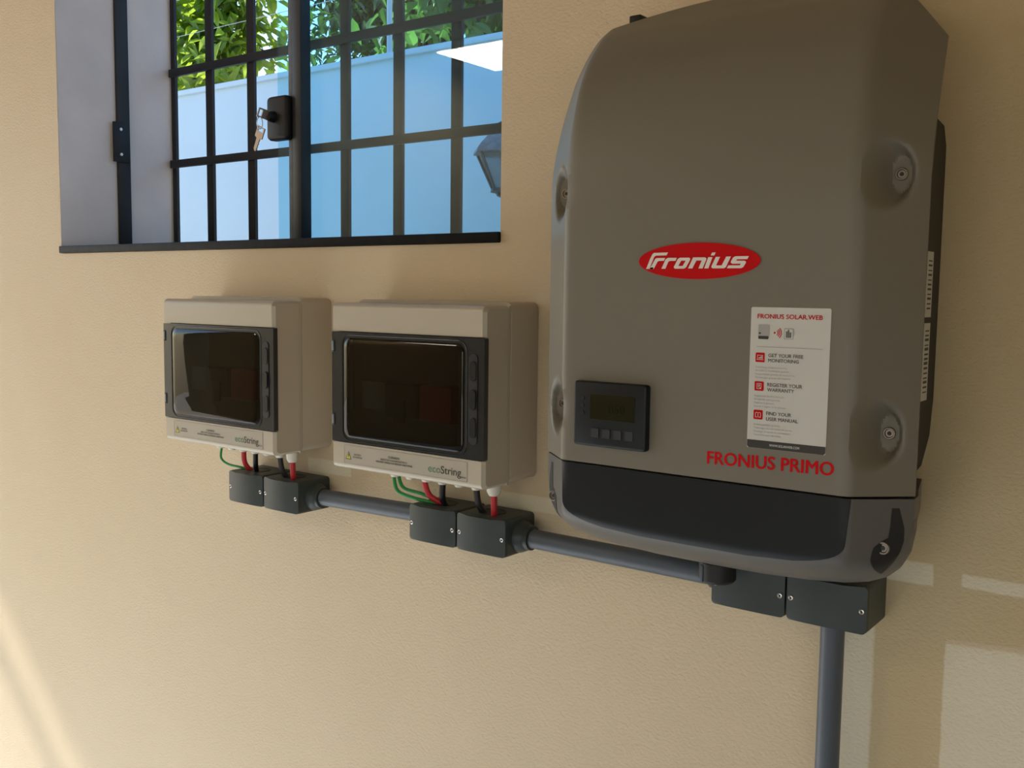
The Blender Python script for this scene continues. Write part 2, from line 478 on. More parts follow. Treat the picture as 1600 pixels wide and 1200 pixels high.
struct(finish('floor', box(new_bm(), RX0 - .2, RX1 + .2, RY - .2, 0.0, ZF - .15, ZF), M['floor']), 'pale concrete floor of the utility room', 'floor')
struct(finish('ceiling', box(new_bm(), RX0 - .2, RX1 + .2, RY - .2, -0.0, ZC, ZC + .12), M['ceiling']), 'plain plastered ceiling', 'ceiling')
wr_ = new_bm()
for q_ in ((RY, VY0, ZF, ZC), (VY1, 0, ZF, ZC), (VY0, VY1, QZ1, ZC)):
    box(wr_, RX1, RX1 + .2, q_[0], q_[1], q_[2], q_[3])
struct(finish('wall_right', wr_, M['ceiling']), 'right wall with an opening added to let in daylight', 'wall')
wr_ = new_bm()
for q_ in ((RX0 - .2, QX0, ZF, ZC), (QX1, RX1 + .2, ZF, ZC), (QX0, QX1, QZ1, ZC)):
    box(wr_, q_[0], q_[1], RY - .2, RY, q_[2], q_[3])
struct(finish('wall_rear', wr_, M['ceiling']), 'rear wall with a wide opening put in for daylight', 'wall')
# left wall with the garden doorway that lets the daylight in
DY0, DY1, DZ = -0.10, -1.80, 0.66
wl_ = new_bm(); DYM = -.40           # low beside the window wall; raised farther in so more sun reaches the floor
box(wl_, RX0 - .2, RX0, RY, DY1, ZF, ZC); box(wl_, RX0 - .2, RX0, DYM, DY0, DZ, ZC); box(wl_, RX0 - .2, RX0, DY0, 0, ZF, ZC)
box(wl_, RX0 - .2, RX0 - .16, DYM, DY0, .47, .53)  # rail added in the opening to cast a dark band across the sun streak
struct(finish('wall_left', wl_, M['ceiling']), 'left wall with an open garden doorway', 'wall')
struct(finish('ground', box(new_bm(), -14, 16, -14, 9, ZF - .35, ZF - .16), M['ground']), 'pale paving outside the room', 'ground')

# ------------------------------------------------------------------ window: sliding sash in a black frame
win = bpy.data.objects.new('window_1', None); COL.objects.link(win); win.location = (WX0, 0.14, WZ0 + H); WL[win.name] = Vector(win.location)
struct(win, 'black framed sliding window standing half open', 'window')
sill = new_bm(); box(sill, WX0 - .001, WX1 + .001, -0.006, T, WZ0 - .0145, WZ0, .002)
finish('window_sill', sill, M['slate'], win, 30, 'dark slate sill')
jf = new_bm(); box(jf, WX0, WX0 + .006, 0.129, 0.159, WZ0, WZ1 - .001, .001)
finish('frame_jamb', jf, M['black_frame'], win, 30)
jf = new_bm(); box(jf, WX1 - .006, WX1, 0.129, 0.159, WZ0, WZ1 - .001, .001)
finish('frame_jamb', jf, M['black_frame'], win, 30)
jf = new_bm(); box(jf, WX0 + .006, WX1 - .006, 0.120, 0.165, WZ0 + .0002, WZ0 + .006, .001)
finish('frame_track', jf, M['black_frame'], win, 30)
jf = new_bm(); box(jf, WX0 + .006, WX1 - .006, 0.120, 0.165, WZ1 - .03, WZ1 - .001, .001)
finish('frame_head', jf, M['black_frame'], win, 30)
st = new_bm(); box(st, WX0 + .006, WX0 + .011, 0.117, 0.155, 0.268, 0.352, .001)
strike = finish('strike_plate', st, M['black'], win, 30, 'black strike plate with two screws')
for z in (0.284, 0.337):
    s = new_bm(); cyl(s, (WX0 + .010, .134, z + H), (WX0 + .0125, .134, z + H), .0042, .0032, 14)
    finish('screw', s, M['steel'], strike, 30)
# sash: two-tone stile, lock, glass
s = new_bm(); box(s, -1.4325, -1.4155, 0.134, 0.150, WZ0 + .006, WZ1 - .03, .001)
finish('sash_stile', s, pbr('sash_grey', (0.075, 0.085, 0.10), .5, bump=(150, .3, .0006), var=.25, var_scale=60), win, 30)
s = new_bm(); box(s, -1.4152, -1.3925, 0.128, 0.152, WZ0 + .006, WZ1 - .03, .001)
finish('sash_stile', s, M['black_frame'], win, 30)
s = new_bm(); box(s, -1.485, WX1 - .004, 0.1535, 0.1575, WZ0 + .006, WZ1 - .03)
finish('pane', s, M['glass'], win, None, 'slightly hazy glass pane')
lk = new_bm(); slab(lk, -1.4745, -1.4190, 0.271, 0.350, .009, 0.1338, 0.1170, .005)
lock = finish('lock', lk, M['black'], win, 40, 'black sash lock')
b_ = new_bm(); lathe(b_, (-1.4545, .1169, .3125 + H), (0, -1, 0), [(0, .0105), (.006, .0095), (.013, .0080), (.013, 0)], 18)
finish('lock_barrel', b_, M['black'], lock, 40)

# keys
def key(name, label, org, bow_dir, blade_dir, wid, scale=1.0, mat='brass', blade=True):
    """flat key: a bow with a slotted hole, and a toothed blade; built in its own plane"""
    bm = new_bm()
    u = Vector(blade_dir).normalized(); n = Vector(bow_dir).normalized(); v = n.cross(u).normalized()
    o = Vector((org[0], org[1], org[2] + H))
    def P(a, b, t): return o + u * a * scale + v * b * scale + n * t
    def slab(pts, t=.0011):
        A = [bm.verts.new(P(a, b, -t)) for a, b in pts]; B = [bm.verts.new(P(a, b, t)) for a, b in pts]
        bm.faces.new(A); bm.faces.new(B[::-1])
        for k in range(len(pts)):
            j = (k + 1) % len(pts); bm.faces.new((A[k], B[k], B[j], A[j]))
    w = wid
    slab([(-.022, -w), (-.0195, -w), (-.0195, w), (-.022, w)])          # bow top bar
    slab([(-.0195, -w), (-.012, -w), (-.012, -w + .003), (-.0195, -w + .003)])
    slab([(-.0195, w - .003), (-.012, w - .003), (-.012, w), (-.0195, w)])
    slab([(-.012, -w), (-.0, -w), (.002, -w * .55), (.002, w * .55), (0, w), (-.012, w)])
    if blade:
        slab([(.002, -.0045), (.024, -.0040), (.028, -.001), (.028, .002), (.025, .0045), (.022, .0025), (.019, .005), (.016, .003), (.013, .005), (.009, .0035), (.006, .0048), (.002, .0045)])
    return tag(finish(name, bm, M[mat], None, 30), label, 'key', 'keys of the window lock')
key('key', 'small key pushed into the black sash lock', (-1.4545, .1030, .3140), (0.94, 0.0, -0.34), (0.0, 1.0, -0.12), .009, .95, blade=False)
key('key', 'small key dangling from the key ring below the lock', (-1.4600, .0880, .2725), (0.15, -0.98, 0.1), (-0.45, 0.0, -0.9), .0105, .90)
rg = new_bm()
tube(rg, [(-1.4550 + .0030 * math.cos(t * math.pi / 8), .0865 + .004 * math.cos(t * math.pi / 8), .2975 + .0105 * math.sin(t * math.pi / 8) + H) for t in range(16)], .0008, 6, 1, True)
tag(finish('key_ring', rg, M['steel'], None, 60), 'thin wire key ring joining the two keys', 'key ring')

# ------------------------------------------------------------------ iron grille outside the sash
gr = thing('window_grille', (-1.411, .266, WZ0), 'black iron security grille of crossed bars behind the window', 'grille')
zt = WZ1 - .003
for k in range(8):
    x = -1.9725 if k == 0 else -1.9835 + .1395 * k
    hw_ = .0075 if k == 0 else .0115
    b = new_bm(); box(b, x - hw_, x + hw_, .2665, .274, WZ0 + .0005, zt, .001)
    finish('upright_bar', b, M['iron'], gr, 30)
b = new_bm(); box(b, WX1 - .016, WX1 - .001, .2665, .274, WZ0 + .0005, zt, .001); finish('upright_bar', b, M['iron'], gr, 30)
for z in (.2768, .4762, .6756, .875):
    b = new_bm(); box(b, -1.9755, WX1 - .001, .2570, .2664, z - .0085, z + .0085, .001)
    finish('cross_bar', b, M['iron'], gr, 30)

# ------------------------------------------------------------------ solar inverter
CX = -0.4485
def interp(tab, z):
    if z <= tab[0][0]: return tab[0][1]
    for (a, va), (b, vb) in zip(tab, tab[1:]):
        if z <= b:
            t = (z - a) / (b - a)
            return va + (vb - va) * t
    return tab[-1][1]
def smooth_tab(tab, n=60):
    """catmull-rom resample of a table so that profiles curve"""
    out = []
    for i in range(len(tab) - 1):
        p0 = tab[max(i - 1, 0)]; p1 = tab[i]; p2 = tab[i + 1]; p3 = tab[min(i + 2, len(tab) - 1)]
        h = p2[0] - p1[0]
        m1 = (p2[1] - p0[1]) / max(1e-6, p2[0] - p0[0]); m2 = (p3[1] - p1[1]) / max(1e-6, p3[0] - p1[0])
        for k in range(n):
            t = k / n
            v = (2 * t ** 3 - 3 * t ** 2 + 1) * p1[1] + (t ** 3 - 2 * t ** 2 + t) * h * m1 + (-2 * t ** 3 + 3 * t ** 2) * p2[1] + (t ** 3 - t ** 2) * h * m2
            out.append((p1[0] + h * t, v))
    out.append(tab[-1]); return out
FRONT = smooth_tab([(-.3, .19), (.06, .19), (.12, .188), (.19, .177), (.245, .156), (.285, .122), (.302, .100), (.32, .082)])
EDGE = smooth_tab([(-.3, .145), (.09, .145), (.14, .142), (.19, .126), (.24, .104), (.275, .086), (.31, .07)])
CR, HW = .158, .2075
SCREWS = [(sx * .1835, z) for sx in (-1, 1) for z in (.1118, -.127)]
def cover_depth(x, z):
    a = abs(x); f = interp(FRONT, z); e = interp(EDGE, z)
    t = a - CR; k_ = .007 if x > 0 else .0035        # softened crease
    t = max(t, 0) if abs(t) > k_ else (t + k_) ** 2 / (4 * k_)
    d = f + (e - f) * min(t / (HW - CR), 1)
    for sx, sz in SCREWS:
        r = math.hypot((x - sx), (z - sz) * .55)
        if r < .045:
            cone = .1500 + max(0.0, r - .0095) * 2.4
            k = .005 if abs(x) < .186 else .005 + .008 * min(1, (abs(x) - .186) / .012)
            h = max(k - abs(d - cone), 0) / k
            d = min(d, cone) - h * h * k * .25
    return d
def cover_top(x):
    a = abs(x)
    if a <= CR: return .319 - .019 * (a / CR) ** 2
    t = (a - CR) / (HW - CR)
    return .300 - .058 * t ** 1.15
ZB = -.1845
inv = thing('solar_inverter', (CX, 0, -.287), 'large grey wall-mounted solar inverter with red oval emblem and dark lower panel', 'inverter')
def build_cover():
    bm = new_bm()
    cols = [-HW + (HW - CR) * k / 26 for k in range(26)] + [-CR + 2 * CR * k / 48 for k in range(49)] + [CR + (HW - CR) * (k + 1) / 26 for k in range(26)]
    NR = 170; grid = []
    for x in cols:
        zt_ = cover_top(x); c = []
        # taper of the outline towards the top
        for j in range(NR + 1):
            v = j / NR; z = ZB + v * (zt_ - ZB)
            tx = x * (1 - .014 * max(0, (z - .17) / .1) ** 1.5 * (abs(x) / HW) ** 3) if z > .17 else x
            c.append(bm.verts.new((CX + tx, -cover_depth(x, z), z + H)))
        grid.append(c)
    for i in range(len(cols) - 1):
        for j in range(NR):
            bm.faces.new((grid[i][j], grid[i + 1][j], grid[i + 1][j + 1], grid[i][j + 1]))
    # returned rim
    rim = [grid[i][0] for i in range(len(cols))] + [grid[-1][j] for j in range(1, NR + 1)] + [grid[i][NR] for i in range(len(cols) - 2, -1, -1)] + [grid[0][j] for j in range(NR - 1, 0, -1)]
    prev = rim
    for dy, s in ((.0025, 1.0), (.022, .972)):
        cur = []
        for v in rim:
            r = v.co
            cx = CX + (r.x - CX) * s; cz = H + .06 + (r.z - H - .06) * (s if r.z > H - .1 else 1.0)
            cur.append(bm.verts.new((cx, min(r.y + dy, -.02), cz)))
        for k in range(len(rim)):
            j = (k + 1) % len(rim)
            bm.faces.new((prev[k], prev[j], cur[j], cur[k]))
        prev = cur
    bm.faces.new(prev)
    return bm
cover = finish('cover', build_cover(), M['inv_grey'], inv, 28)

def screw(x, z, y, parent, r=.0058, tilt=(0, -1, 0)):
    s = new_bm(); a = Vector((x, y, z + H)); d = Vector(tilt).normalized()
    lathe(s, a, d, [(0, r), (.0016, r), (.0022, r * .90), (.0022, r * .74), (.0010, r * .62), (.0010, 0)], 20)
    o = finish('screw', s, M['screw'], parent, 35)
    k_ = new_bm(); lathe(k_, a + d * .00102, d, [(0, r * .36), (.0006, r * .34), (.0006, 0)], 6)
    finish('socket', k_, M['socket_shade'], o, 35)
    return o
for sx, sz in SCREWS:
    screw(CX + sx, sz, -.1502, inv)

# dark die-cast casing behind the cover
cs = new_bm()
poly_prism(cs, [(CX - .1845, -.105), (CX - .1825, -.145), (CX - .176, -.178), (CX - .168, -.190), (CX + .168, -.190), (CX + .176, -.178), (CX + .1825, -.145), (CX + .1845, -.105), (CX + .1845, .155), (CX + .1815, .176), (CX + .172, .187), (CX + .150, .190), (CX - .150, .190), (CX - .172, .187), (CX - .1815, .176), (CX - .1845, .155)], -.118, -.0006)
casing = finish('casing', cs, M['inv_case'], inv, 30, 'dark casing behind the grey cover')
for z0, z1 in ((-.020, .046), (-.105, -.026)):
    lb_ = new_bm(); box(lb_, CX + .1846, CX + .1850, -.052, -.030, z0, z1)
    l_ = finish('rating_label', lb_, M['sticker'], casing)
    ld = new_bm(); z = z0 + .008
    while z < z1 - .008:
        box(ld, CX + .18505, CX + .1851, -.048, -.034, z, z + random.uniform(.0012, .003)); z += .0048
    finish('barcode', ld, M['print_dark'], l_)

# lower shell
def shell_bottom(x):
    a = abs(x)
    tab = [(0, -.2865), (.06, -.2860), (.11, -.2835), (.145, -.2795), (.168, -.2745), (.184, -.2675), (.196, -.2560), (.2040, -.2400), (.2072, -.2200)]
    return interp(tab, a)
SW = .2072
def shell_depth(x, z):
    a = abs(x)
    d = .1860 if a <= CR else .1860 - .042 * (a - CR) / (SW - CR)
    s = z - shell_bottom(x); w_ = .038 if a <= CR else .038 - .026 * (a - CR) / (SW - CR)
    if s < w_: d -= (.046 if a <= CR else .046 - .036 * (a - CR) / (SW - CR)) * (1 - max(s, 0) / w_) ** 2
    return d
def build_shell():
    bm = new_bm(); NR = 26; ztop = -.1875
    cols = [-SW + 2 * SW * (0.5 - 0.5 * math.cos(math.pi * k / 90)) for k in range(91)]
    grid = []
    for x in cols:
        zb = shell_bottom(x)
        grid.append([bm.verts.new((CX + x, -shell_depth(x, zb + (ztop - zb) * (j / NR) ** .8), zb + (ztop - zb) * (j / NR) ** .8 + H)) for j in range(NR + 1)])
    for i in range(90):
        for j in range(NR):
            bm.faces.new((grid[i][j], grid[i + 1][j], grid[i + 1][j + 1], grid[i][j + 1]))
    rim = [grid[i][0] for i in range(91)] + [grid[-1][j] for j in range(1, NR + 1)] + [grid[i][NR] for i in range(89, -1, -1)] + [grid[0][j] for j in range(NR - 1, 0, -1)]
    prev = rim
    for y, s in ((-.125, .992), (-.095, .955), (-.03, .890)):
        cur = []
        for v in rim:
            r = v.co; zz = r.z if r.z > H - .19 else H - .19 + (r.z - H + .19) * (s if s == 1 else s - .01)
            cur.append(bm.verts.new((CX + (r.x - CX) * s, max(y, r.y), zz)))
        for k in range(len(rim)):
            j = (k + 1) % len(rim); bm.faces.new((prev[k], prev[j], cur[j], cur[k]))
        prev = cur
    bm.faces.new(prev)
    return bm
shell = finish('lower_shell', build_shell(), M['inv_shell'], inv, 40)
def conform(rows, off, depth=shell_depth, nx=24):
    """patch lying on the shell: rows of (z, x_left, x_right)"""
    bm = new_bm(); g = []
    for z, xl, xr in rows:
        g.append([bm.verts.new((CX + xl + (xr - xl) * k / nx, -depth(xl + (xr - xl) * k / nx, z) - off, z + H)) for k in range(nx + 1)])
    for a, b in zip(g, g[1:]):
        for k in range(nx):
            bm.faces.new((a[k], a[k + 1], b[k + 1], b[k]))
    rim = g[0] + [r[-1] for r in g[1:-1]] + g[-1][::-1] + [r[0] for r in g[-2:0:-1]]
    back = [bm.verts.new(v.co + Vector((0, off + .002, 0))) for v in rim]
    for k in range(len(rim)):
        j = (k + 1) % len(rim); bm.faces.new((rim[k], rim[j], back[j], back[k]))
    return bm
rows = []
for k in range(25):
    z = -.1878 + (-.2575 + .1878) * k / 24
    # rounded lower corners, gently bowed lower edge
    if z > -.228: w = .161 - .003 * (-.19 - z) / .04
    else:
        t = min(1, (-.228 - z) / .0295); w = .158 - (.158 - .060) * (1 - math.sqrt(max(0, 1 - t ** 2.6))) if t < 1 else .060
    rows.append((z, -w, w))
finish('lower_panel', conform(rows, .0012, nx=60), M['inv_dark'], inv, 40, 'near-black lower panel')
gap = new_bm(); box(gap, CX - .200, CX + .200, -.140, -.110, -.189, -.183); finish('shadow_gap', gap, M['black'], inv)
# black patches paint the shade of the screw pockets at both lower corners
for s in (-1, 1):
    tabL = [(-.2615, .1815), (-.2560, .1785), (-.2450, .1768), (-.2330, .1790), (-.2270, .1850), (-.2240, .1895), (-.2150, .1905), (-.1960, .1912)]
    tabR = [(-.2615, .1825), (-.2560, .1875), (-.2480, .1935), (-.2380, .1985), (-.2270, .2010), (-.2150, .2008), (-.1960, .1965)]
    rr = []
    for k in range(22):
        z = -.2614 + .0654 * k / 21
        a, b = interp(tabL, z), interp(tabR, z)
        rr.append((z, a, b) if s > 0 else (z, -b, -a))
    pk = finish('pocket_shade', conform(rr, .0006, nx=6), M['black'], inv, 40)
    screw(CX + s * .1860, -.2335, -shell_depth(.186, -.2335) - .0004, inv, .0062)
# wall bracket tab on top, isolator knob underneath
tb = new_bm(); box(tb, -.609, -.5935, -.060, -.040, .285, .3245, .002); finish('bracket_tab', tb, M['black'], inv, 30)
kn = new_bm(); lathe(kn, (-.4575, -.098, -.2750 + H), (0, 0, -1), [(0, .016), (.018, .016), (.019, .0205), (.038, .0205), (.041, .018), (.041, 0)], 28)
knob = finish('isolator_knob', kn, M['black'], inv, 35)
kg = new_bm(); box(kg, -.4700, -.4660, -.1175, -.110, -.3155, -.296, .001); finish('grip', kg, M['pipe'], knob, 30)

# emblem: red oval with white lettering
ov = new_bm(); YF = -.1900
ell = [(CX + .0010 + .0664 * math.cos(2 * math.pi * k / 72), .0334 + .0181 * math.sin(2 * math.pi * k / 72)) for k in range(72)]
poly_prism(ov, ell, YF - .0009, YF + .0005)
emblem = finish('emblem', ov, M['red'], inv, 30, 'red oval emblem with white lettering')
GL = [
 [(217, 415), (262, 300), (288, 247), (305, 235), (462, 232), (448, 264), (325, 266), (307, 280), (262, 398), (300, 398), (298, 415)],
 [(276, 383), (322, 300), (340, 293), (433, 293), (420, 325), (360, 326), (347, 335), (305, 415), (262, 415), (262, 398)],
 [(393, 413), (438, 308), (462, 293), (562, 293), (550, 326), (482, 327), (468, 338), (438, 413)],
 [(530, 398), (575, 305), (598, 293), (700, 293), (712, 306), (707, 322), (662, 325), (612, 325), (582, 383), (565, 413), (545, 413)],
 [(565, 413), (582, 383), (630, 383), (662, 325), (707, 322), (668, 398), (645, 413)],
 [(690, 411), (742, 291), (868, 291), (886, 303), (882, 322), (848, 411), (803, 411), (836, 325), (778, 325), (737, 411)],
 [(865, 411), (905, 290), (950, 290), (910, 411)],
 [(930, 272), (945, 240), (983, 240), (968, 272)],
 [(985, 288), (1030, 288), (990, 380), (1050, 380), (1095, 286), (1143, 286), (1095, 397), (1075, 411), (955, 411), (940, 400), (943, 386)],
 [(1105, 411), (1120, 380), (1238, 380), (1248, 363), (1160, 363), (1143, 350), (1146, 335), (1166, 297), (1188, 284), (1328, 283), (1313, 315), (1207, 316), (1199, 330), (1284, 332), (1300, 342), (1298, 356), (1275, 398), (1252, 411)],
]
lt_ = new_bm()
for g in GL:
    flat(lt_, [(-.5143 + (x - 125) / 1320.0 * .1332, .0515 - (y - 130) / 397.0 * .0361) for x, y in g], YF - .0012)
finish('emblem_lettering', lt_, M['offwhite'], emblem)

# model name
nm = textmesh('FRONIUS PRIMO', -.4302, -.1690, .0125, YF - .0004, w=.1275, bold=.030)
for v in nm.verts: v.co.z += (v.co.x + .4302) / .1275 * .0028
finish('model_lettering', nm, M['red'], inv)

# sticker with print (the square code is left blank)
stk = new_bm(); SX0, SX1, SZ0, SZ1 = -.3888, -.3108, -.1480, -.0113
poly_prism(stk, rrect(SX0, SX1, SZ0, SZ1, .0018), YF - .0005, YF + .0002)
sticker = finish('sticker', stk, M['sticker'], inv, None, 'white sticker with red headline and three icon rows')
YS = YF - .0008
def sx(px): return SX0 + (px - 122) / 500.0 * (SX1 - SX0)          # sticker print laid out on a 500 x 900 grid
def sz(py): return SZ1 + (py - 82) / 895.0 * (SZ0 - SZ1)
bb = new_bm(); flat(bb, [(SX0 + .0002, SZ0 + .0018), (SX0 + .002, SZ0 + .0001), (SX1 - .002, SZ0 + .0001), (SX1 - .0002, SZ0 + .0018), (SX1 - .0002, sz(925)), (SX0 + .0002, sz(925))], YS + .0002)
finish('footer_band', bb, M['print_dark'], sticker)
finish('headline', textmesh('FRONIUS SOLAR.WEB', sx(165), sz(152), .0042, YS, w=sx(572) - sx(165), bold=.022), M['red'], sticker)
finish('web_address', textmesh('WWW.SOLARWEB.COM', sx(270), sz(958), .0023, YS, w=sx(460) - sx(270), bold=.02), M['sticker'], sticker)
for tl, z1, z2 in ((('GET YOUR FREE', 'MONITORING'), 393, 425), (('REGISTER YOUR', 'WARRANTY'), 578, 610), (('FIND YOUR', 'USER MANUAL'), 760, 795)):
    finish('heading', join(textmesh(tl[0], sx(243), sz(z1), .0033, YS, bold=.022), textmesh(tl[1], sx(243), sz(z2), .0033, YS, bold=.022)), M['print_mid'], sticker)
small = [(450, ['Kostenloses Anlagenmonitoring', 'Surveillance d installation gratuite', 'Monitorizacion gratuita de instalaciones', 'Monitoraggio gratuito dell impianto']),
         (633, ['Registrieren Sie Ihre Garantie', 'Enregistrer votre garantie', 'Registrar la garantia', 'Estendi e registra la tua garanzia']),
         (815, ['Bedienungsanleitung finden', 'Telecharger les instructions de service', 'Descargar el manual de instrucciones', 'Trova il tuo manuale utente'])]
for y0, ls in small:
    finish('small_print', join(*[textmesh(t, sx(163), sz(y0 + 14 + 22 * k), .0017, YS) for k, t in enumerate(ls)]), M['print_grey'], sticker)
dv = new_bm(); flat(dv, [(sx(165), sz(332)), (sx(580), sz(332)), (sx(580), sz(329)), (sx(165), sz(329))], YS); finish('divider', dv, M['print_grey'], sticker)
for k, yc in enumerate((398, 580, 762)):
    ic = new_bm(); flat(ic, rrect(sx(160), sx(220), sz(yc + 30), sz(yc - 30), .001, 3), YS + .0001)
    icon = finish('icon', ic, M['red'], sticker)
    w = new_bm()
    def q(a, b, c, d): flat(w, [(sx(190 + a), sz(yc + d)), (sx(190 + c), sz(yc + d)), (sx(190 + c), sz(yc + b)), (sx(190 + a), sz(yc + b))], YS - .0001)
    if k == 0:
        q(-18, -15, 18, -12); q(-18, -12, -15, 10); q(15, -12, 18, 10); q(-22, 12, 22, 16); q(-10, 0, -4, 8); q(-2, -4, 4, 8); q(6, -8, 12, 8)
    elif k == 1:
        q(-15, -18, 15, -15); q(-15, -15, -12, 18); q(12, -15, 15, 8); q(-12, 15, 2, 18); q(-8, -10, 8, -7); q(-8, -3, 8, 0); q(-8, 4, 3, 7); q(4, 8, 14, 18)
    else:
        q(-18, -12, -15, 14); q(15, -12, 18, 14); q(-15, -15, -3, -12); q(3, -15, 15, -12); q(-1.5, -12, 1.5, 14); q(-18, 14, -3, 17); q(3, 14, 18, 17)
    finish('icon_mark', w, M['sticker'], icon)
# little pictures in the top row: device, radio waves, chart
pc = new_bm(); flat(pc, rrect(sx(172), sx(243), sz(275), sz(190), .0012, 3), YS); finish('picture_device', pc, M['print_grey'], sticker)
pc = new_bm(); flat(pc, rrect(sx(174), sx(240), sz(282), sz(262), .0010, 3), YS - .0001); flat(pc, rrect(sx(176), sx(190), sz(250), sz(240), .0004, 2), YS - .0001); finish('picture_device_base', pc, M['print_dark'], sticker)
pc = new_bm()
flat(pc, [(sx(278) + .0010 * math.cos(a * .5236), sz(240) + .0010 * math.sin(a * .5236)) for a in range(12)], YS)
for r in (.0028, .0045, .0062):
    A = [(sx(278) + r * math.cos(t * .13), sz(240) + r * math.sin(t * .13)) for t in range(-6, 7)]
    B = [(sx(278) + (r + .0008) * math.cos(t * .13), sz(240) + (r + .0008) * math.sin(t * .13)) for t in range(6, -7, -1)]
    flat(pc, A + B, YS)
finish('picture_waves', pc, M['red'], sticker)
pc = new_bm(); flat(pc, rrect(sx(338), sx(397), sz(278), sz(210), .0004, 2), YS); finish('picture_frame', pc, M['print_grey'], sticker)
pc = new_bm(); flat(pc, rrect(sx(343), sx(392), sz(273), sz(215), .0004, 2), YS - .0001); finish('picture_paper', pc, M['sticker'], sticker)
pc = new_bm()
for a, b, h_ in ((350, 360, 40), (361, 371, 50), (372, 384, 34)):
    flat(pc, [(sx(a), sz(268)), (sx(b), sz(268)), (sx(b), sz(268 - h_)), (sx(a), sz(268 - h_))], YS - .0002)
finish('picture_bars', pc, M['print_mid'], sticker)

# control display
DX0, DX1, DZ0, DZ1 = -.5870, -.4968, -.1645, -.0945
dp = new_bm(); slab(dp, DX0, DX1, DZ0, DZ1, .0035, YF + .0002, YF - .0085, .0030)
disp = finish('display_unit', dp, M['disp'], inv, 30, 'dark control display with small screen')
YD = YF - .0085
b = new_bm(); box(b, -.5650, -.5098, YD - .0006, YD + .001, -.1350, -.1075, .0004, 1); scr = finish('screen', b, M['lcd'], disp)
finish('screen_digits', textmesh('850', -.5420, -.1270, .0095, YD - .0008, w=.020), M['lcd_ink'], scr)
for z in (-.1125, -.1204, -.1284):
    b = new_bm(); cyl(b, (-.5748, YD + .001, z + H), (-.5748, YD - .0005, z + H), .0026, .0024, 16); finish('indicator_light', b, M['black'], disp, 30)
for x in (-.5590, -.5450, -.5311, -.5170):
    b = new_bm(); poly_prism(b, rrect(x - .0055, x + .0055, -.1545, -.1440, .0008, 2), YD - .0004, YD + .001)
    btn = finish('button_well', b, M['black'], disp)
    b = new_bm(); poly_prism(b, rrect(x - .0035, x + .0055, -.1540, -.1445, .0008, 2), YD - .0008, YD); finish('button_face', b, M['disp_btn'], btn)

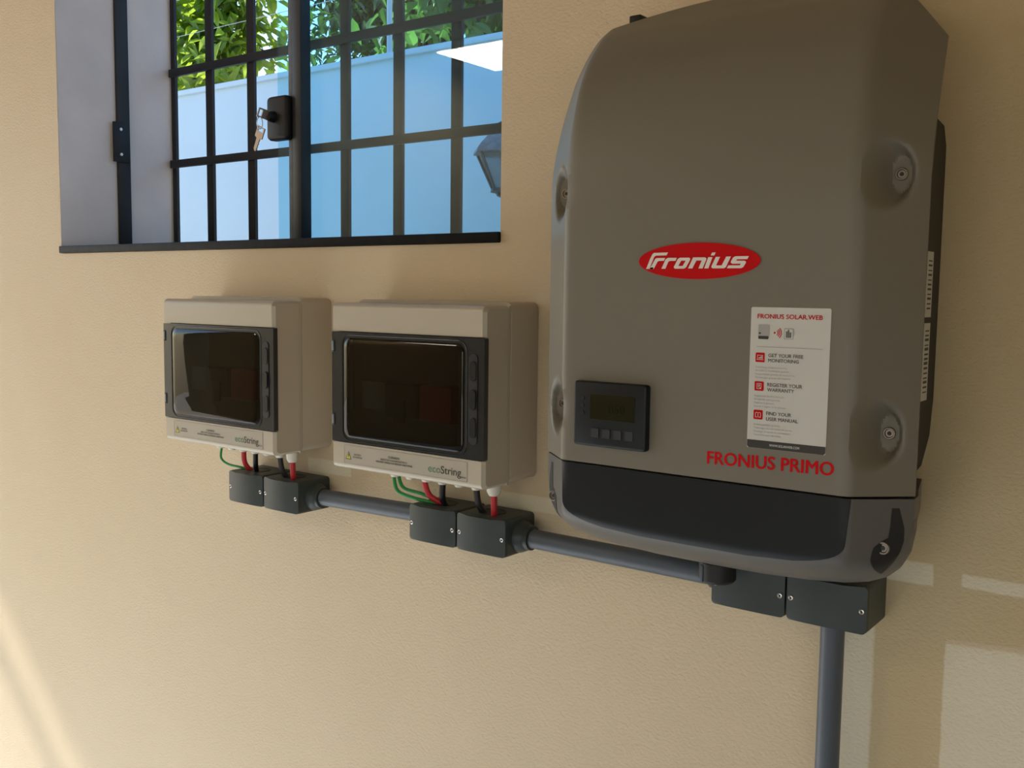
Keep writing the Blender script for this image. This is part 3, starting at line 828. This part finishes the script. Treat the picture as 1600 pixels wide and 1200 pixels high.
# ------------------------------------------------------------------ string boxes
def string_box(xr, label):
    xl = xr - .280; zt_, zb = -.018, -.254
    t = thing('string_box', ((xl + xr) / 2, 0, zb), label, 'electrical box', 'cream string boxes')
    # wall base
    b = new_bm(); poly_prism(b, rrect(xl - .001, xr + .001, zb + .001, zt_ + .005, .010, 5), -.0605, -.0006)
    finish('base', b, M['cream'], t, 30)
    # lid: hollow front with an opening for the door
    b = new_bm(); z0, z1 = -.2165, -.0575; c = .0075
    box(b, xl, xr, -.0655, -.0612, zb, zt_)                           # back of lid
    def wedge(za, zb_, zf):  # moulded strip with rounded outer edge
        pass
    # top strip
    def strip(zo, zi, sgn):
        prof = [(-.0650, zo)]
        for k in range(7):
            a = math.pi / 2 * k / 6
            prof.append((-.1160 + c - c * math.sin(a), zo - sgn * (c - c * math.cos(a))))
        prof += [(-.1160, zi), (-.0650, zi)]
        xs = [xl] + [xl + .004] + [xr - .004] + [xr]
        sc = [(.0045, .0035), (0, 0), (0, 0), (.0045, .0035)]
        rings = []
        for x, (dy, dz) in zip(xs, sc):
            rings.append([b.verts.new((x, y + (dy if y < -.10 else 0), z + H - (sgn * dz if abs(z - zo) < c * .9 else 0))) for y, z in prof])
        for A, B in zip(rings, rings[1:]):
            for k in range(len(prof)):
                j = (k + 1) % len(prof); b.faces.new((A[k], A[j], B[j], B[k]))
        b.faces.new(rings[0][::-1]); b.faces.new(rings[-1])
    strip(zt_, z1, 1); strip(zb, z0, -1)
    box(b, xl, xl + .004, -.1040, -.0650, z0, z1); box(b, xr - .006, xr, -.1090, -.0650, z0, z1)
    finish('lid', b, M['cream'], t, 35)
    # inside: device panel and switches
    b = new_bm(); box(b, xl + .006, xr - .008, -.080, -.0660, z0 + .002, z1 - .002); finish('device_panel', b, M['inner'], t)
    b = new_bm(); box(b, xr - .191, xr - .131, -.099, -.0805, -.175, -.128, .002)
    sw = finish('switch_body', b, M['black_block'], t, 30, 'black switch behind the smoked door')
    b = new_bm(); box(b, xr - .172, xr - .150, -.1035, -.0995, -.182, -.150, .001); finish('toggle', b, M['black_block'], sw, 30)
    b = new_bm(); box(b, xr - .126, xr - .070, -.099, -.0805, -.176, -.127, .002)
    finish('surge_protector', b, M['red_block'], t, 30, 'red device behind the smoked door')
    b = new_bm(); box(b, xr - .250, xr - .200, -.084, -.0805, -.170, -.130, .001); finish('blanking_plate', b, M['label'], t, 30)
    # door: smoked frame round a raised window
    wx0, wx1, wz0, wz1 = xl + .029, xr - .032, -.2085, -.0665
    outer = [(xl - .0006, z0 + .0012), (xr + .0010, z0 + .0012), (xr + .0010, z1 - .0012), (xl - .0006, z1 - .0012)]
    inner_ = rrect(wx0, wx1, wz0, wz1, .012, 6)
    b = new_bm()
    def ring(y0, y1):
        O0 = rrect(xl + .0030, xr + .0010, z0 + .0012, z1 - .0012, .0015, 6)
        I0 = inner_
        n = len(O0)
        vo = [[b.verts.new((x, y, z + H)) for x, z in O0] for y in (y0, y1)]
        vi = [[b.verts.new((x, y, z + H)) for x, z in I0] for y in (y0, y1)]
        for k in range(n):
            j = (k + 1) % n
            b.faces.new((vo[0][k], vo[0][j], vi[0][j], vi[0][k])); b.faces.new((vo[1][k], vi[1][k], vi[1][j], vo[1][j]))
            b.faces.new((vo[0][k], vo[1][k], vo[1][j], vo[0][j])); b.faces.new((vi[0][k], vi[0][j], vi[1][j], vi[1][k]))
    ring(-.1175, -.1092)
    door = finish('door', b, M['door'], t, 30, 'smoked plastic door')
    # bowed window pane
    b = new_bm(); levels = [(0, -.1172), (.0008, -.1190), (.003, -.1200), (.009, -.1204), (.03, -.1206)]
    prev = None
    for ins, y in levels:
        P = rrect(wx0 + ins, wx1 - ins, wz0 + ins, wz1 - ins, max(.012 - ins * .3, .004), 6)
        cur = [b.verts.new((x, y, z + H)) for x, z in P]
        if prev:
            for k in range(len(P)):
                j = (k + 1) % len(P); b.faces.new((prev[k], prev[j], cur[j], cur[k]))
        prev = cur
    b.faces.new(prev)
    finish('door_window', b, M['door_glass'], door, 40, 'dark smoked window')
    # bead round the window
    b = new_bm(); P = rrect(wx0 - .004, wx1 + .004, wz0 - .004, wz1 + .004, .014, 6)
    tube(b, [(x, -.1174, z + H) for x, z in P], .0011, 6, 1, True); finish('window_bead', b, M['door'], door, 60)
    # latch with two finger hollows
    b = new_bm(); poly_prism(b, rrect(xr - .0235, xr - .0095, -.196, -.079, .0068, 6), -.1186, -.1176)
    lt2 = finish('latch', b, M['black'], door, 40)
    for z in (-.101, -.1375, -.174):
        b = new_bm(); poly_prism(b, rrect(xr - .0215, xr - .0115, z - .013, z + .013, .0045, 5), -.1205 if abs(z + .1375) < .01 else -.1196, -.1187)
        bmesh.ops.bevel(b, geom=[e for e in b.edges if e.verts[0].co.y < -.119 and e.verts[1].co.y < -.119], offset=.0005, segments=2, affect='EDGES')
        finish('latch_grip', b, M['door'], lt2, 40)
    # hinges on the left edge
    for z in (-.0790, -.1840):
        b = new_bm(); box(b, xl + .0030, xl + .0095, -.1183, -.1140, z - .009, z + .009, .0008); hg = finish('hinge', b, M['black'], door, 30)
        b = new_bm(); box(b, xl + .0044, xl + .0082, -.1190, -.1178, z - .0065, z + .0065, .0005); finish('hinge_leaf', b, pbr('hinge_grey', (.16, .19, .21), .35, var=.03), hg, 30)
    # printed label
    lx0, lx1, lz0, lz1 = xl + .026, xr - .0265, -.2465, -.2195
    b = new_bm(); poly_prism(b, rrect(lx0, lx1, lz0, lz1, .0015, 3), -.1164, -.1160); lab = finish('label', b, M['label'], t, None, 'printed label with hazard triangle')
    YL = -.1167
    b = new_bm()
    P = rrect(lx0 + .0006, lx1 - .0006, lz0 + .0006, lz1 - .0006, .0012, 3)
    tube(b, [(x, YL + .0002, z + H) for x, z in P], .0002, 4, 1, True); finish('label_border', b, M['print_grey'], lab)
    tx, tz = lx0 + .0095, -.2345
    b = new_bm(); flat(b, [(tx - .0058, tz - .0052), (tx + .0058, tz - .0052), (tx, tz + .0062)], YL); tr = finish('hazard_triangle', b, M['print_dark'], lab)
    b = new_bm(); flat(b, [(tx - .0045, tz - .0044), (tx + .0045, tz - .0044), (tx, tz + .0046)], YL - .0001); finish('hazard_fill', b, M['yellow'], lab)
    b = new_bm(); flat(b, [(tx - .0002, tz + .0026), (tx + .0012, tz + .0026), (tx + .0003, tz), (tx + .0012, tz), (tx - .0006, tz - .0036), (tx, tz - .0008), (tx - .0010, tz - .0008)], YL - .0002); finish('hazard_bolt', b, M['print_dark'], lab)
    finish('label_note', join(textmesh('QUADRO', tx + .0180, -.2330, .0023, YL, align='C', bold=.022), textmesh('DE ENERGIA', tx + .0180, -.2368, .0023, YL, align='C', bold=.022)), M['print_mid'], lab)
    cx_ = (lx0 + lx1) / 2 - .016
    finish('label_warning', join(textmesh('CUIDADO!', cx_, -.2300, .0030, YL, align='C', bold=.035), textmesh('RISCO DE CHOQUE ELÉTRICO', cx_, -.2340, .0025, YL, align='C', bold=.022), textmesh('MANUSEIO APENAS POR PESSOAS HABILITADAS', cx_, -.2378, .0025, YL, w=.068, align='C', bold=.022)), M['print_dark'], lab)
    ex = lx1 - .067
    finish('logo_eco', textmesh('eco', ex, -.2395, .0100, YL, w=.0215, bold=.002), M['eco_green'], lab)
    finish('logo_string', textmesh('String', ex + .0222, -.2395, .0100, YL, w=.0345, bold=.008), M['print_dark'], lab)
    finish('logo_box', textmesh('BOX', ex + .0575, -.2415, .0020, YL, w=.0075, bold=.02), M['print_dark'], lab)
    # cable glands underneath
    for k in range(7):
        x = xr - .030 - .0303 * k; b = new_bm(); y = -.055
        if k == 0:
            lathe(b, (x, y, zb + .0005 + H), (0, 0, -1), [(0, .0090), (.004, .0090), (.0045, .0102), (.015, .0098), (.020, .0070), (.020, .0044)], 12)
        else:
            lathe(b, (x, y, zb + .0005 + H), (0, 0, -1), [(0, .0080), (.003, .0080), (.0035, .0090), (.012, .0084), (.016, .0060), (.016, .004)], 12)
        finish('cable_gland', b, M['gland'], t, 30)
    return t
string_box(-1.180, 'cream string box with smoked door farther left, below the window')
string_box(-0.775, 'cream string box with smoked door nearest the large grey inverter')

# ------------------------------------------------------------------ conduit boxes
def conduit_box(xl, xr, label, hole=True, right_hub=False, left_hub=False, bottom_hub=False):
    z0, z1 = -.3535, -.3015
    t = thing('conduit_box', ((xl + xr) / 2, 0, z0), label, 'junction box', 'dark grey junction boxes')
    b = new_bm(); poly_prism(b, rrect(xl, xr, z0, z1, .005, 4), -.0620, -.0006)
    body = finish('body', b, M['grey_box'], t, 30)
    # faceted cover
    b = new_bm(); a = .27 * (xr - xl)
    O = rrect(xl + .0002, xr - .0002, z0 + .0002, z1 - .0002, .0050, 4)
    back = [b.verts.new((x, -.0622, z + H)) for x, z in O]
    mid = [b.verts.new((x, -.0668, z + H)) for x, z in O]
    n = len(O)
    for k in range(n):
        j = (k + 1) % n; b.faces.new((back[k], back[j], mid[j], mid[k]))
    b.faces.new(back[::-1])
    q = [b.verts.new((x, -.0716, z + H)) for x, z in ((xl + a, z0 + .0016), (xr - a, z0 + .0016), (xr - a, z1 - .0016), (xl + a, z1 - .0016))]
    # stitch the centre facet to the rounded rim: right arc, top, left arc, bottom
    tr_, tl_, bl_, br_ = mid[0:5], mid[5:10], mid[10:15], mid[15:20]
    b.faces.new([q[1]] + br_ + tr_ + [q[2]]) if False else None
    def fan(c, arc):
        for u, v in zip(arc, arc[1:]): b.faces.new((c, u, v))
    fan(q[2], tr_); fan(q[3], tl_); fan(q[0], bl_); fan(q[1], br_)
    b.faces.new((q[1], br_[-1], tr_[0], q[2])); b.faces.new((q[2], tr_[-1], tl_[0], q[3]))
    b.faces.new((q[3], tl_[-1], bl_[0], q[0])); b.faces.new((q[0], bl_[-1], br_[0], q[1]))
    b.faces.new(q)
    cv = finish('cover_plate', b, M['grey_box'], t, 22)
    zc = (z0 + z1) / 2
    for x in (xl + .0052, xr - .0052):
        s = new_bm(); lathe(s, (x, -.0664, zc - .001 + H), (0, -1, 0), [(0, .0030), (.0020, .0030), (.0025, .0024), (.0021, .0015), (.0012, .0014), (.0012, 0)], 14)
        sc_ = finish('screw', s, M['steel'], cv, 35)
    if hole:
        s = new_bm(); lathe(s, ((xl + xr) / 2 - .004, -.036, z1 - .001 + H), (0, 0, 1), [(0, .0195), (.0016, .0195), (.0016, .0165), (.0012, .0165), (.0012, 0)], 28)
        finish('cable_entry', s, M['black'], t, 30)
    if right_hub:
        s = new_bm(); lathe(s, (xr - .0004, -.030, -.3295 + H), (1, 0, 0), [(0, .0225), (.003, .0220), (.012, .0180), (.013, .0170), (.019, .0165), (.019, .0132)], 28)
        finish('pipe_hub', s, M['grey_box'], t, 35)
    if left_hub:
        s = new_bm(); lathe(s, (xl + .0004, -.030, -.3295 + H), (-1, 0, 0), [(0, .0200), (.010, .0190), (.011, .0175), (.016, .0170), (.016, .0132)], 28)
        finish('pipe_hub', s, M['grey_box'], t, 35)
    if bottom_hub:
        s = new_bm(); lathe(s, ((-.3495), -.030, z0 + .0004 + H), (0, 0, -1), [(0, .0175), (.006, .0170), (.006, .0132)], 28)
        finish('pipe_hub', s, M['grey_box'], t, 35)
    return t
conduit_box(-1.3555, -1.2690, 'dark grey junction box under the left string box, fed by a green wire')
conduit_box(-1.2665, -1.1840, 'dark grey junction box with pipe outlet under the left string box', right_hub=True)
conduit_box(-.9475, -.8620, 'dark grey junction box where two green wires drop in')
conduit_box(-.8595, -.7760, 'dark grey junction box with pipe outlet beside the inverter corner', right_hub=True)
conduit_box(-.4785, -.3915, 'dark grey junction box behind the black knob below the inverter', hole=False, left_hub=True)
conduit_box(-.3895, -.3025, 'dark grey junction box on top of the vertical pipe', hole=False, bottom_hub=True)

# ------------------------------------------------------------------ pipes
def pipe(p0, p1, label):
    b = new_bm(); cyl(b, (p0[0], p0[1], p0[2] + H), (p1[0], p1[1], p1[2] + H), .0130, None, 40)
    return tag(finish('conduit_pipe', b, M['pipe'], None, 40), label, 'pipe', 'grey plastic conduit pipes')
pipe((-1.1645, -.030, -.3285), (-.9480, -.030, -.3245), 'short horizontal grey pipe linking the two string boxes')
pipe((-.7565, -.030, -.3300), (-.4950, -.030, -.3310), 'horizontal grey pipe running below the inverter')
pipe((-.3495, -.030, -.3600), (-.3495, -.030, ZF), 'vertical grey pipe going down to the floor')

# ------------------------------------------------------------------ wires
def wire(pts, mat, r, label, cat='wire'):
    b = new_bm(); tube(b, [(x, y, z + H) for x, y, z in pts], r, 10, 8)
    return tag(finish('wire', b, M[mat], None, 60), label, cat, 'wires between string boxes and junction boxes')
for xr, side, gA, gB in ((-1.180, 'left', -1.3165, -1.2295), (-.775, 'right', -.9090, -.8220)):
    gx = lambda k: xr - .030 - .0303 * k
    zg = -.2690
    wire([(gx(0), -.055, -.2735), (gx(0), -.054, -.298), (gx(0) - .006, -.046, -.309)], 'wire_red', .0044, 'red wire from the end gland of the %s string box' % side)
    wire([(gx(1), -.055, zg), (gx(1) + .003, -.052, -.292), (gx(1) + .010, -.040, -.309)], 'wire_black', .0044, 'black wire beside the red end wire of the %s string box' % side)
    if side == 'left':
        wire([(gx(3), -.055, zg), (gx(3) - .006, -.050, -.293), (gx(3) - .018, -.036, -.309)], 'wire_black', .0042, 'black wire into the leftmost junction box')
        wire([(gx(4), -.055, zg), (gx(4) + .001, -.053, -.290), (gx(4) + .008, -.040, -.309)], 'wire_red', .0042, 'red wire into the leftmost junction box')
        wire([(gx(6) + .002, -.055, zg), (gx(6) + .002, -.056, -.287), (gx(6) + .020, -.054, -.296), (gx(6) + .052, -.046, -.300), (gx(6) + .064, -.036, -.309)], 'wire_green', .0020, 'single thin green wire below the left string box')
    else:
        wire([(gx(3), -.055, zg), (gx(3) - .002, -.052, -.292), (gx(3) - .006, -.034, -.309)], 'wire_black', .0044, 'black wire dropping in beside the two green wires')
        wire([(gx(4) - .004, -.055, zg), (gx(4) + .004, -.054, -.288), (gx(4) + .016, -.046, -.298), (gx(4) + .026, -.034, -.309)], 'wire_red', .0042, 'curved red wire next to the two green wires')
        wire([(gx(6), -.058, zg), (gx(6) + .010, -.060, -.289), (gx(6) + .040, -.056, -.2965), (gx(6) + .072, -.046, -.301), (gx(6) + .080, -.036, -.309)], 'wire_green', .0027, 'lower of the two green wires at the right string box')
        wire([(gx(6) + .003, -.051, zg), (gx(6) + .014, -.052, -.285), (gx(6) + .044, -.047, -.2905), (gx(6) + .070, -.039, -.2985), (gx(6) + .078, -.030, -.309)], 'wire_green', .0027, 'upper of the two green wires at the right string box')

# ------------------------------------------------------------------ ceiling lamp (its image lies in the window glass)
lp = thing('ceiling_lamp', (-3.02, -2.68, ZC - .04), 'square ceiling lamp at the left end of the room', 'lamp')
b = new_bm(); box(b, -3.36, -2.80, -2.92, -2.40, ZC - .035, ZC - .0004, .004); finish('housing', b, M['offwhite'], lp, 30)
b = new_bm(); box(b, -3.34, -2.82, -2.90, -2.42, ZC - .040, ZC - .0352); finish('diffuser', b, lamp_m, lp)

# ------------------------------------------------------------------ outside: garden wall, fence, lantern, trees
GY = 2.0
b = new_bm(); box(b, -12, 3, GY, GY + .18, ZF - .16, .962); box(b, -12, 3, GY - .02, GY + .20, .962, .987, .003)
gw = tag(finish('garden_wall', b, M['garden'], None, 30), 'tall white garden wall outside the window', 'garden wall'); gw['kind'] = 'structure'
nb = tag(finish('sun_blocker', box(new_bm(), -9.5, -6.8, .35, 1.86, ZF - .16, 9.0), M['garden'], None), 'unseen tall pale block added to shade the garden wall', 'sun blocker'); nb['kind'] = 'structure'  # block added out of view to keep the sun off the garden wall
fe = thing('wire_fence', (-3.05, GY + .09, .988), 'wire fence with a slim white post on the garden wall', 'fence')
for x in (-8.05, -5.55, -3.05, -.55):
    b = new_bm(); cyl(b, (x, GY + .09, .9875 + H), (x, GY + .09, 1.75 + H), .012, None, 12); p_ = finish('post', b, M['post'], fe, 40)
    for z in (1.10, 1.28, 1.46, 1.64):
        b = new_bm(); cyl(b, (x, GY + .078, z + H), (x + .055, GY + .03, z - .012 + H), .007, .004, 8); finish('insulator', b, M['post'], p_, 40)
for z in (1.09, 1.27, 1.45, 1.63):
    b = new_bm(); cyl(b, (-10.5, GY + .03, z + H), (1.5, GY + .03, z + H), .0016, None, 6); finish('fence_wire', b, M['wire'], fe)

LX, LY = -2.195, GY - .20
la = thing('wall_lantern', (LX, GY, .34), 'old metal wall lantern on the garden wall, cut off by the window edge', 'lantern')
b = new_bm(); lathe(b, (LX, LY, .505 + H), (0, 0, 1), [(-.010, .130), (.000, .128), (.022, .112), (.050, .082), (.066, .045), (.072, .020), (.085, .018)], 6); finish('roof', b, M['lantern_roof'], la, 25)
b = new_bm(); lathe(b, (LX, LY, .590 + H), (0, 0, 1), [(0, .018), (.010, .034), (.016, .030), (.024, .014), (.034, .018), (.044, .008), (.055, 0)], 12); finish('finial', b, M['lantern'], la, 40)
def hexp(k, r, z): 
    a = 2 * math.pi * (k + .5) / 6
    u = Vector((0, 0, 1)).orthogonal().normalized(); v = Vector((0, 0, 1)).cross(u)
    return Vector((LX, LY, z + H)) + (u * math.cos(a) + v * math.sin(a)) * r
for k in range(6):
    b = new_bm(); tube(b, [hexp(k, .112, .494), hexp(k, .052, .372)], .0055, 6, 1); finish('corner_rib', b, M['lantern'], la)
    b = new_bm(); f4 = [hexp(k, .108, .493), hexp(k + 1, .108, .493), hexp(k + 1, .050, .373), hexp(k, .050, .373)]
    b.faces.new([b.verts.new(p) for p in f4]); bmesh.ops.solidify(b, geom=b.faces[:], thickness=.003)
    finish('pane', b, M['lantern_glass'], la)
b = new_bm(); lathe(b, (LX, LY, .372 + H), (0, 0, -1), [(0, .058), (.012, .060), (.016, .040), (.026, .034), (.034, .012), (.040, 0)], 6); finish('lower_cup', b, M['lantern'], la, 25)
b = new_bm(); cyl(b, (LX, LY, .385 + H), (LX, LY, .455 + H), .018, .014, 12); finish('lamp_bulb', b, M['offwhite'], la, 40)
b = new_bm(); tube(b, [(LX, LY, .640 + H), (LX, LY + .03, .668 + H), (LX, LY + .12, .660 + H), (LX, GY - .001, .560 + H)], .007, 8, 6); finish('bracket', b, M['lantern'], la, 60)
b = new_bm(); cyl(b, (LX, GY - .012, .560 + H), (LX, GY - .0003, .560 + H), .045, None, 20); finish('rose', b, M['lantern'], la, 40)

# trees ---------------------------------------------------------------
def leaf_verts(L_, W_):
    """almond leaf along +x, folded along the midrib"""
    v = [(0, 0, 0), (.28, .42, .10), (.62, .40, .08), (1, 0, -.12), (.62, -.40, .08), (.28, -.42, .10), (.33, 0, 0), (.66, 0, -.03)]
    f = [(0, 6, 1), (1, 6, 7, 2), (2, 7, 3), (0, 5, 6), (5, 4, 7, 6), (4, 3, 7)]
    return [Vector((a * L_, b_ * W_, c * L_)) for a, b_, c in v], f
def leaf_matrix(rnd):
    # leaves hang outward and down, turned every which way
    yaw = rnd.uniform(0, 2 * math.pi); pitch = rnd.uniform(-.2, 1.2); roll = rnd.uniform(-1.0, 1.0)
    return Matrix.Rotation(yaw, 4, 'Z') @ Matrix.Rotation(pitch, 4, 'Y') @ Matrix.Rotation(roll, 4, 'X')
def tree(base, crowns, n, size, mat, label, seed, singles=0, name='tree', trunk_r=.09):
    rnd = random.Random(seed)
    t = thing(name, (base[0], base[1], ZF - .15), label, 'tree', 'trees behind the garden wall')
    org = WL[t.name]
    b = new_bm(); top = Vector(crowns[0][0])
    tube(b, [(base[0], base[1], ZF - .15 + H), (base[0] + .05, base[1], .2 + H), (base[0] * .5 + top.x * .5, base[1] * .5 + top.y * .5, .9 + H), (top.x, top.y, top.z + H)], lambda s: trunk_r * (1 - .75 * s), 10, 6)
    finish('trunk', b, M['bark'], t, 60)
    verts = []; faces = []; cand = []
    lv, lf = leaf_verts(1, .42)
    for (c, R, share) in crowns:
        c = Vector(c); m_ = int(n * share)
        # branches with leaf clusters
        nb = max(6, m_ // 34); tips = []
        for k in range(nb):
            while True:
                p = Vector((rnd.uniform(-1, 1), rnd.uniform(-1, 1), rnd.uniform(-1, 1)))
                if p.length < 1: break
            p = p * (0.35 + .65 * rnd.random())
            tips.append(c + Vector((p.x * R[0], p.y * R[1], p.z * R[2])))
        for tp in tips[: max(6, nb // 3)]:
            b = new_bm(); mid_ = (c + tp) / 2 + Vector((rnd.uniform(-.1, .1), rnd.uniform(-.1, .1), rnd.uniform(-.15, .05)))
            tube(b, [(c.x, c.y, c.z + H), (mid_.x, mid_.y, mid_.z + H), (tp.x, tp.y, tp.z + H)], lambda s: .014 * (1 - .8 * s), 5, 4)
            finish('branch', b, M['bark'], t, 60)
        for k in range(m_):
            tp = rnd.choice(tips)
            p = tp + Vector((rnd.gauss(0, .13), rnd.gauss(0, .13), rnd.gauss(0, .11)))
            if p.y < GY + .30 and p.z < 1.15: p.y = GY + .32 + rnd.random() * .2
            s = size * rnd.uniform(.65, 1.25)
            mt = Matrix.Translation(Vector((p.x, p.y, p.z + H)) - org) @ leaf_matrix(rnd) @ Matrix.Scale(s, 4)
            cand.append((p.y + abs(p.z - 1.4) * .6, mt))
    cand.sort(key=lambda q: q[0])
    if singles:
        me = bpy.data.meshes.new('leaf'); me.from_pydata([tuple(v) for v in lv], [], lf); me.materials.append(M[mat])
        for _, mt in cand[:singles]:
            o = bpy.data.objects.new('leaf', me); COL.objects.link(o); o.parent = t; o.matrix_local = mt
    for _, mt in cand[singles:]:
        o0 = len(verts); verts += [tuple(mt @ v) for v in lv]; faces += [tuple(i + o0 for i in f) for f in lf]
    me = bpy.data.meshes.new('foliage'); me.from_pydata(verts, [], faces); me.materials.append(M[mat])
    o = bpy.data.objects.new('foliage', me); COL.objects.link(o); o.parent = t; o['kind'] = 'stuff'
    return t
tree((-5.9, 3.3), [((-5.9, 3.15, 1.75), (.95, .55, .75), 1.0)], 1500, .155, 'leaf_a', 'sunlit yellow-green broadleaf tree at the left of the window', 3, 150, trunk_r=.07)
tree((-3.5, 3.5), [((-3.55, 3.3, 1.9), (.80, .55, .85), 1.0)], 1500, .17, 'leaf_b', 'mid green large-leaved tree in the middle of the window', 5, 150, trunk_r=.08)
tree((-5.2, 5.4), [((-5.9, 5.4, 2.7), (1.5, .6, 1.2), .55), ((-4.2, 5.4, 2.6), (1.5, .6, 1.2), .45)], 17000, .130, 'leaf_c', 'dark small-leaved tree behind the thin white fence post', 9, 0, trunk_r=.08)
tree((-.9, 3.4), [((-1.0, 3.3, 1.9), (1.0, .6, .9), 1.0)], 1500, .12, 'leaf_b', 'dark leafy tree mostly hidden behind the right window edge', 12, 0, trunk_r=.07)
tree((-9.2, 5.2), [((-9.2, 5.2, 2.7), (.9, .7, .9), 1.0)], 600, .16, 'leaf_a', 'sparse sunlit tree farther off at the left window edge', 15, 0, trunk_r=.07)
